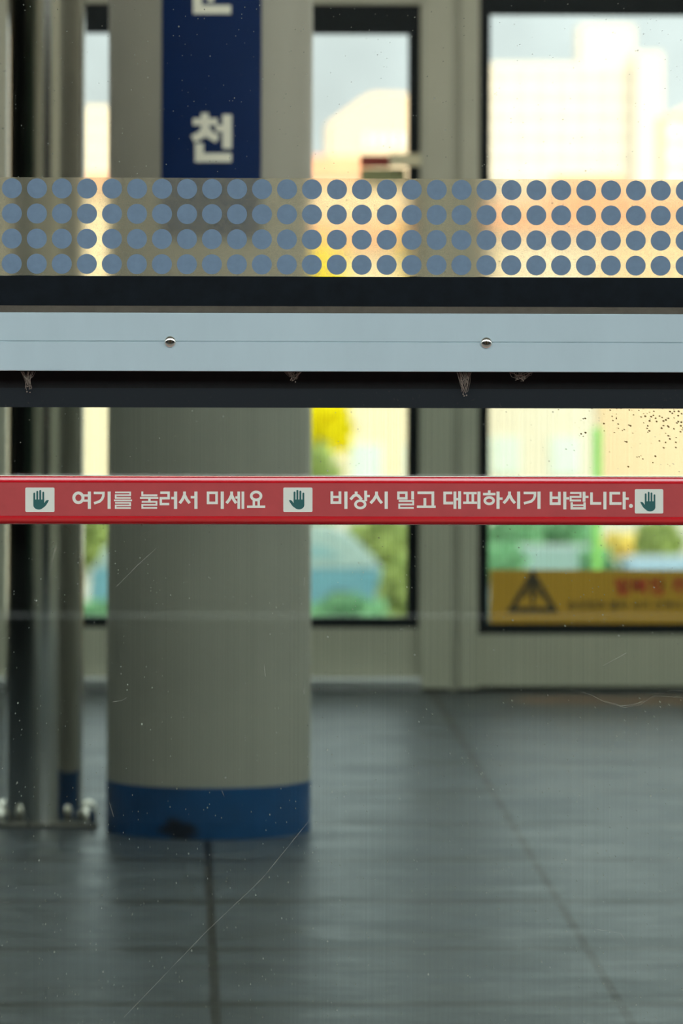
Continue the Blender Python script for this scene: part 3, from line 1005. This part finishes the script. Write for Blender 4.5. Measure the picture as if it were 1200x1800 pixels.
g1(K5, S5, rieul(350, 428, (199, 229, 256), 15), ([(455, 190), (455, 266)], 22), ([(455, 229), (489, 229)], 17), ([(362, 270), (362, 315), (459, 315), (459, 270)], 18), ([(362, 292), (459, 292)], 12))
g1(K5, S5, ([(511, 195), (511, 278), (584, 278)], 20), v5(612))
g1(K5, S5, ([(727, 201), (656, 201), (656, 279), (737, 279)], 20), v5(757), ([(757, 242), (792, 242)], 18))
bm = glyph_mesh(line1)
disc(bm, K5([(808, 297)])[0], 15 / S5, pl)
obj('lettering', bm, M['white_ink'], strip)

def hand_card(K, s, x0, y0, x1, y1, fingers, palm, thumb, thick, label):
    """white card with a dark green raised-hand pictogram"""
    (ax, ay), (bx, by) = K([(x0, y0), (x1, y1)])
    r = 2.2
    yc = YD - thick
    bm = B()
    pts = []
    for (qx, qy, st) in ((bx - r, by - r, 0), (ax + r, by - r, 90), (ax + r, ay + r, 180), (bx - r, ay + r, 270)):
        for t in range(0, 91, 18):
            a = math.radians(st + t)
            pts.append((qx + r * math.cos(a), qy + r * math.sin(a)))
    w_ = [P(x, y, yc) for x, y in pts]
    prism(bm, [(p.x, p.z) for p in w_], 'Y', yc, YD - 0.00002)
    cdo = obj('hand_card', bm, M['card'], bar, origin=P((ax + bx) / 2, (ay + by) / 2, yc))
    tag(cdo, label)
    pc = at(yc - 0.00015)
    bm = B()
    px0, px1, py0, py1 = palm
    wd = 13.5
    for fx, fy in fingers:
        a, b = K([(fx, fy + wd / 2), (fx, py0 + 8)])
        stroke(bm, [a, b], wd / s, pc)
        disc(bm, a, wd / 2 / s, pc, 14)
    cxp, rp = (px0 + px1) / 2, (px1 - px0) / 2
    pts = [(px0, py0), (px1, py0)]
    for t in range(0, 181, 12):
        a = math.radians(t)
        pts.append((cxp + rp * math.cos(a), py1 - rp * 0.85 + rp * 0.85 * math.sin(a)))
    poly(bm, K(pts), pc)
    poly(bm, K(thumb), pc)
    obj('hand_symbol', bm, M['green_ink'], cdo)
hand_card(K1, 4, 178, 148, 383, 320, ((241, 184), (262, 171), (283, 165), (304, 177)), (234, 311, 232, 303),
          [(311, 258), (322, 240), (332, 236), (344, 237), (338, 250), (322, 275), (305, 290), (300, 262)], 0.0001, 'hand card at the left end')
hand_card(K3, 4, 71, 148, 276, 320, ((150, 176), (170, 164), (191, 170), (212, 184)), (143, 219, 232, 302),
          [(143, 258), (132, 241), (122, 236), (110, 237), (116, 249), (132, 274), (149, 290), (155, 262)], 0.0001, 'hand card between the two instructions')
hand_card(K5, S5, 837, 171, 1051, 354, ((919, 202), (941, 190), (963, 196), (985, 210)), (912, 992, 262, 339),
          [(912, 290), (900, 272), (890, 267), (878, 267), (884, 281), (900, 308), (918, 325), (925, 294)], 0.0005, 'separate hand card at the right end')

# ================================================================== OUTSIDE
GZ = -3.8
def leaf_cloud(bm, ctr, rad, n, size, seed):
    rnd = random.Random(seed)
    for _ in range(n):
        while True:
            p = Vector((rnd.uniform(-1, 1), rnd.uniform(-1, 1), rnd.uniform(-1, 1)))
            if 0.25 < p.length < 1:
                break
        lump = 1 + 0.16 * math.sin(p.x * 6 + seed) * math.cos(p.z * 7 + seed * 2)
        q = Vector(ctr) + Vector((p.x * rad[0], p.y * rad[1], p.z * rad[2])) * lump
        u = Vector((rnd.gauss(0, 1), rnd.gauss(0, 1), rnd.gauss(0, 1))).normalized()
        t = u.orthogonal().normalized()
        b = u.cross(t)
        s = size * rnd.uniform(0.6, 1.3)
        bm.faces.new([bm.verts.new(q + t * s * a + b * s * .6 * d) for a, d in ((-1, 0), (0, -1), (1, 0), (0, 1))])

def tree(px0, px1, py0, py1, Y, mat, n, label, seed, cat='tree', group=None):
    a, b = P(px0, py0, Y), P(px1, py1, Y)
    cx_, rx, cz, rz = (a.x + b.x) / 2, (b.x - a.x) / 2, (a.z + b.z) / 2, (a.z - b.z) / 2
    t = thing('tree' if cat == 'tree' else 'bush', (cx_, Y, GZ), label, cat, group)
    bm = B()
    leaf_cloud(bm, (cx_, Y, cz), (rx, max(rx, 0.8) * 0.8, rz), n, 0.16 if cat == 'tree' else 0.10, seed)
    obj('foliage', bm, mat, t)
    bm = B()
    r = 0.12 if cat == 'tree' else 0.04
    tube(bm, [(cx_, Y, GZ), (cx_ + .05, Y, (GZ + cz) / 2), (cx_ + .1, Y, cz)], [r, r * .8, r * .4], 8)
    for k_ in range(5):
        an = k_ * 1.3 + seed
        tube(bm, [(cx_ + .05, Y, (GZ + cz) / 2), (cx_ + rx * .5 * math.cos(an), Y + rx * .4 * math.sin(an), cz + rz * .2)], [r * .5, r * .15], 6)
    obj('trunk' if cat == 'tree' else 'stem', bm, M['bark'], t)
    return t

def building(px0, px1, py_top, Y, depth, mat, label, wins=None, winmat=None, name='apartment_building', group=None):
    x0, x1, zt_ = X(px0, Y, py_top), X(px1, Y, py_top), P((px0 + px1) / 2, py_top, Y).z
    t = thing(name, ((x0 + x1) / 2, Y, GZ), label, 'building', group)
    bm = B(); box(bm, x0, x1, Y, Y + depth, GZ, zt_)
    obj('wall', bm, mat, t)
    if wins:
        nx, nz, wz0 = wins
        zlo = P(600, wz0, Y).z
        proto = None
        for i in range(nx):
            for j in range(nz):
                wx = (x1 - x0) / nx
                wz = (zt_ - zlo) / nz
                x = x0 + wx * (i + .5)
                z = zt_ - wz * (j + .62)
                if proto is None:
                    bm = B(); box(bm, -wx * .30, wx * .30, -0.12, 0.1, -wz * .22, wz * .22)
                    for v in bm.verts:
                        v.co += Vector((x, Y, z))
                    proto = obj('window', bm, winmat, t, origin=(x, Y, z))
                else:
                    k_ = proto.copy()
                    COL.objects.link(k_)
                    k_.parent = t
                    k_.location = Vector((x, Y, z)) - Vector(t['_w'])
    return t, x0, x1, zt_

# distant tower block seen in the right-hand window
YT = 800
tw, x0, x1, zt_ = building(861, 1113, 112, YT, 16, M['wall_white'], 'tall pale apartment block with a square roof tower on the skyline', (7, 7, 360), M['window_tan'])
bm = B(); pxbox(bm, 1018, 1112, 43, 112.5, YT + 0.5, YT + 10)
obj('roof_tower', bm, M['wall_white'], tw)
bm = B(); box(bm, X(1113, YT), X(1160, YT), YT - 2, YT + 16, GZ, Z(93, YT, 1130))
obj('stair_wing', bm, M['wall_white'], tw)
# neighbours on the skyline
bl, *_ = building(1168, 1290, 205, 700, 14, M['wall_cream'], 'pale building at the right edge, lower than the tall block', (4, 5, 420), M['window_dim'])
bm = B(); prism(bm, [(X(1165, 700), Z(206, 700)), (X(1293, 700), Z(206, 700)), (X(1240, 700), Z(170, 700))], 'Y', 700, 714)
obj('roof', bm, M['wall_cream'], bl)
YH = 600
hb = thing('apartment_building', (X(650, YH), YH, GZ), 'pale building with one sloping roof edge seen through the far door', 'building')
bm = B()
prism(bm, [(X(577, YH), GZ), (X(790, YH), GZ), (X(790, YH), Z(200, YH)), (X(745, YH), Z(166, YH)), (X(655, YH), Z(164, YH)), (X(635, YH), Z(174, YH)), (X(577, YH), Z(217, YH))], 'Y', YH, YH + 14)
obj('wall', bm, M['wall_peach'], hb)
for i in range(5):
    bm = B(); pxbox(bm, 640 + i * 18, 650 + i * 18, 236, 258, YH - 0.2, YH + 0.2)
    obj('window', bm, M['window_dim'], hb)
sl, *_ = building(60, 262, 188, 620, 14, M['wall_cream'], 'pale building glimpsed between the steel post and the column', (8, 7, 420), M['window_tan'])

# low roofs in front of the skyline
def house(px0, px1, py_eave, py_ridge, Y, mat, roofm, label, depth=8, wins=0, py_w=0):
    x0, x1 = X(px0, Y), X(px1, Y)
    t = thing('house', ((x0 + x1) / 2, Y, GZ), label, 'house', None)
    ze, zr = Z(py_eave, Y), Z(py_ridge, Y)
    bm = B(); box(bm, x0, x1, Y, Y + depth, GZ, ze)
    obj('wall', bm, mat, t)
    bm = B(); o_ = 0.25
    prism(bm, [(Y - o_, ze), (Y + depth + o_, ze), (Y + depth / 2, zr)], 'X', x0 - o_, x1 + o_)
    obj('roof', bm, roofm, t)
    for i in range(wins):
        xx = x0 + (x1 - x0) * (i + .5) / wins
        zz = Z(py_w, Y)
        bm = B(); box(bm, xx - .35, xx + .35, Y - .05, Y + .1, zz - .45, zz + .45)
        obj('window', bm, M['window_dim'], t)
    return t
house(430, 640, 312, 272, 330, M['wall_peach'], M['roof_orange'], 'low house with an orange roof left of the sloping-roofed building', 9)
house(985, 1100, 340, 303, 340, M['wall_peach'], M['roof_orange'], 'low house with an orange roof below the tall apartment block', 9)
# near houses along the parking lot
house(835, 1046, 400, 352, 128, M['wall_white'], M['roof_orange'], 'white walled house behind the parked cars, left of the green post', 7, 2, 800)
house(1050, 1420, 380, 335, 134, M['wall_peach'], M['roof_orange'], 'peach walled house behind the parked cars, right of the green post', 7, 0)
house(505, 785, 430, 385, 124, M['wall_cream'], M['roof_orange'], 'cream walled house behind the yellow tree', 7, 3, 815)
house(20, 330, 330, 300, 126, M['wall_cream'], M['roof_orange'], 'cream walled house seen between steel post and column', 7, 0)

def mirrored_house(x, y, wx, dy, h):
    # unseen, added beyond the frame for the steel post to mirror
    t = thing('house', (x, y, GZ), None, None, None, 'structure')
    bm = B(); box(bm, x - wx / 2, x + wx / 2, y, y + dy, GZ, GZ + h)
    obj('wall', bm, M['wall_peach'], t)
    bm = B(); prism(bm, [(y - .3, GZ + h), (y + dy + .3, GZ + h), (y + dy / 2, GZ + h + 2)], 'X', x - wx / 2 - .3, x + wx / 2 + .3)
    obj('roof', bm, M['roof_orange'], t)
mirrored_house(-62, 58, 46, 9, 9.0)
mirrored_house(74, 62, 50, 9, 9.0)
tree(430, 640, 395, 838, 112, M['leaf_yellow'], 5500, 'bright yellow-green tree beside the column in the far door', 3)
tree(700, 850, 330, 560, 118, M['leaf_yellow'], 1200, 'small yellow tree at the left edge of the far window', 5)
G = 'bushes along the parking lot'
for a, b, t0, t1, Y, m_, n, lab, sd_ in (
        (470, 604, 772, 930, 104, 'leaf_green', 1500, 'green bush under the yellow tree in the far door', 20),
        (838, 925, 960, 1020, 73, 'leaf_teal', 700, 'low blue-green bush left of the sage car behind the banner', 21),
        (1022, 1076, 962, 1020, 73, 'leaf_teal', 600, 'low blue-green bush between the two cars behind the banner', 22),
        (600, 740, 905, 1010, 92, 'leaf_green', 1500, 'olive green bush behind the van in the far door', 11),
        (850, 960, 895, 1010, 100, 'leaf_teal', 1500, 'blue-green bush at the left edge of the far window', 12),
        (940, 1045, 895, 1000, 101, 'leaf_teal', 1500, 'blue-green bush just left of the lime green post', 13),
        (1052, 1130, 935, 1010, 99, 'leaf_gold', 1200, 'golden bush just right of the lime green post', 14),
        (1115, 1200, 915, 1010, 97, 'leaf_green', 1200, 'green bush at the right edge of the far window', 15),
        (100, 230, 900, 1000, 92, 'leaf_green', 1200, 'green bush between the steel post and the column', 16),
        (668, 745, 985, 1110, 74, 'leaf_green', 1000, 'green bush in front of the nose of the van', 17),
        (540, 680, 1050, 1115, 70, 'leaf_teal', 900, 'low blue-green bush along the foot of the van', 18),
        (130, 260, 1056, 1115, 70, 'leaf_teal', 900, 'low blue-green bush beside the steel post behind the far door', 19)):
    tree(a, b, t0, t1, Y, M[m_], n, lab, sd_, 'bush', G)

# lime green fence post
YL = 34
bm = B()
xl = X(1049, YL, 850)
lp = thing('fence_post', (xl, YL, GZ), 'slim lime green post standing outside the far window', 'post')
lathe(bm, xl, YL, [(0.028, GZ), (0.028, Z(757, YL))], 20)
obj('shaft', bm, M['lime'], lp, smooth=True)
bm = B(); lathe(bm, xl, YL, [(0.031, Z(757, YL)), (0.031, Z(754, YL)), (0.012, Z(750, YL))], 20)
obj('cap', bm, M['lime'], lp, smooth=True)

# ------------------------------------------------------------------ parked vehicles
def vehicle(name, cxp, Y, length, height, lower, upper, label, cat, van, face=1):
    xc = X(cxp, Y, 1000)
    t = thing(name, (xc, Y, GZ), label, cat, 'vehicles in the parking lot')
    Lh = length / 2
    wd = 0.88
    fx = lambda v: xc + v * Lh * face
    zz = lambda v: GZ + v * height
    def slab(prof, y0, y1, nm, mat, inset=0.0):
        bm = B()
        prism(bm, [(fx(a), zz(b)) for a, b in prof], 'Y', y0, y1)
        bmesh.ops.recalc_face_normals(bm, faces=bm.faces)
        es = [e for e in bm.edges if abs(e.verts[0].co.y - e.verts[1].co.y) < 1e-6]
        bmesh.ops.bevel(bm, geom=es, offset=0.05, segments=3, affect='EDGES')
        return obj(nm, bm, mat, t, smooth=True)
    belt = 0.60
    if van:
        low = [(-1, .16), (-.98, .55), (-.96, belt), (.90, belt + .0), (.97, .52), (1, .40), (1, .16)]
        up = [(-.96, belt - .02), (-.90, .76), (-.55, 1.0), (.55, 1.0), (.70, .93), (.90, .64), (.90, belt - .02)]
        win = [(-.72, .71), (-.50, .82), (.52, .82), (.66, .71)]
    else:
        low = [(-1, .18), (-.99, .50), (-.92, .62), (.55, .60), (.92, .52), (1, .42), (1, .18)]
        up = [(-.80, .58), (-.52, .96), (-.40, 1.0), (.12, 1.0), (.22, .96), (.56, .58)]
        win = [(-.62, .65), (-.46, .90), (.13, .90), (.38, .65)]
    slab(low, Y - wd, Y + wd, 'lower_body', lower)
    slab(up, Y - wd + .1, Y + wd - .1, 'cabin', upper)
    bm = B(); prism(bm, [(fx(a), zz(b)) for a, b in win], 'Y', Y - wd + .085, Y - wd + .13)
    obj('side_window', bm, M['car_glass'], t)
    for a in (-.62, .64):
        for s_ in (-1, 1):
            yy = Y + s_ * (wd - .1)
            bm = B(); lathe(bm, fx(a), GZ + .31, [(.20, yy - .11), (.29, yy - .11), (.31, yy - .08), (.31, yy + .08), (.29, yy + .11), (.20, yy + .11)], 24, 'Y')
            wh = obj('wheel', bm, M['tyre'], t, smooth=True)
            bm = B(); lathe(bm, fx(a), GZ + .31, [(.195, yy - .118), (.195, yy + .118)], 18, 'Y')
            obj('hub', bm, M['steel'], wh)
    return t
vehicle('van', 424, 79, 4.4, 1.50, M['car_blue'], M['car_white'], 'blue van with a white upper body parked behind the far door', 'van', True)
va = vehicle('car', 958, 76, 3.6, 1.34, M['car_sage'], M['car_sage'], 'sage grey car parked behind the banner, left of the lime post', 'car', False)
vb = vehicle('car', 1200, 72, 3.5, 1.40, M['car_pale'], M['car_pale'], 'pale blue car parked behind the banner, right of the lime post', 'car', False, -1)

va.rotation_euler.z = -math.pi / 2
vb.rotation_euler.z = math.pi / 2

for o in bpy.data.objects:
    if '_w' in o:
        del o['_w']
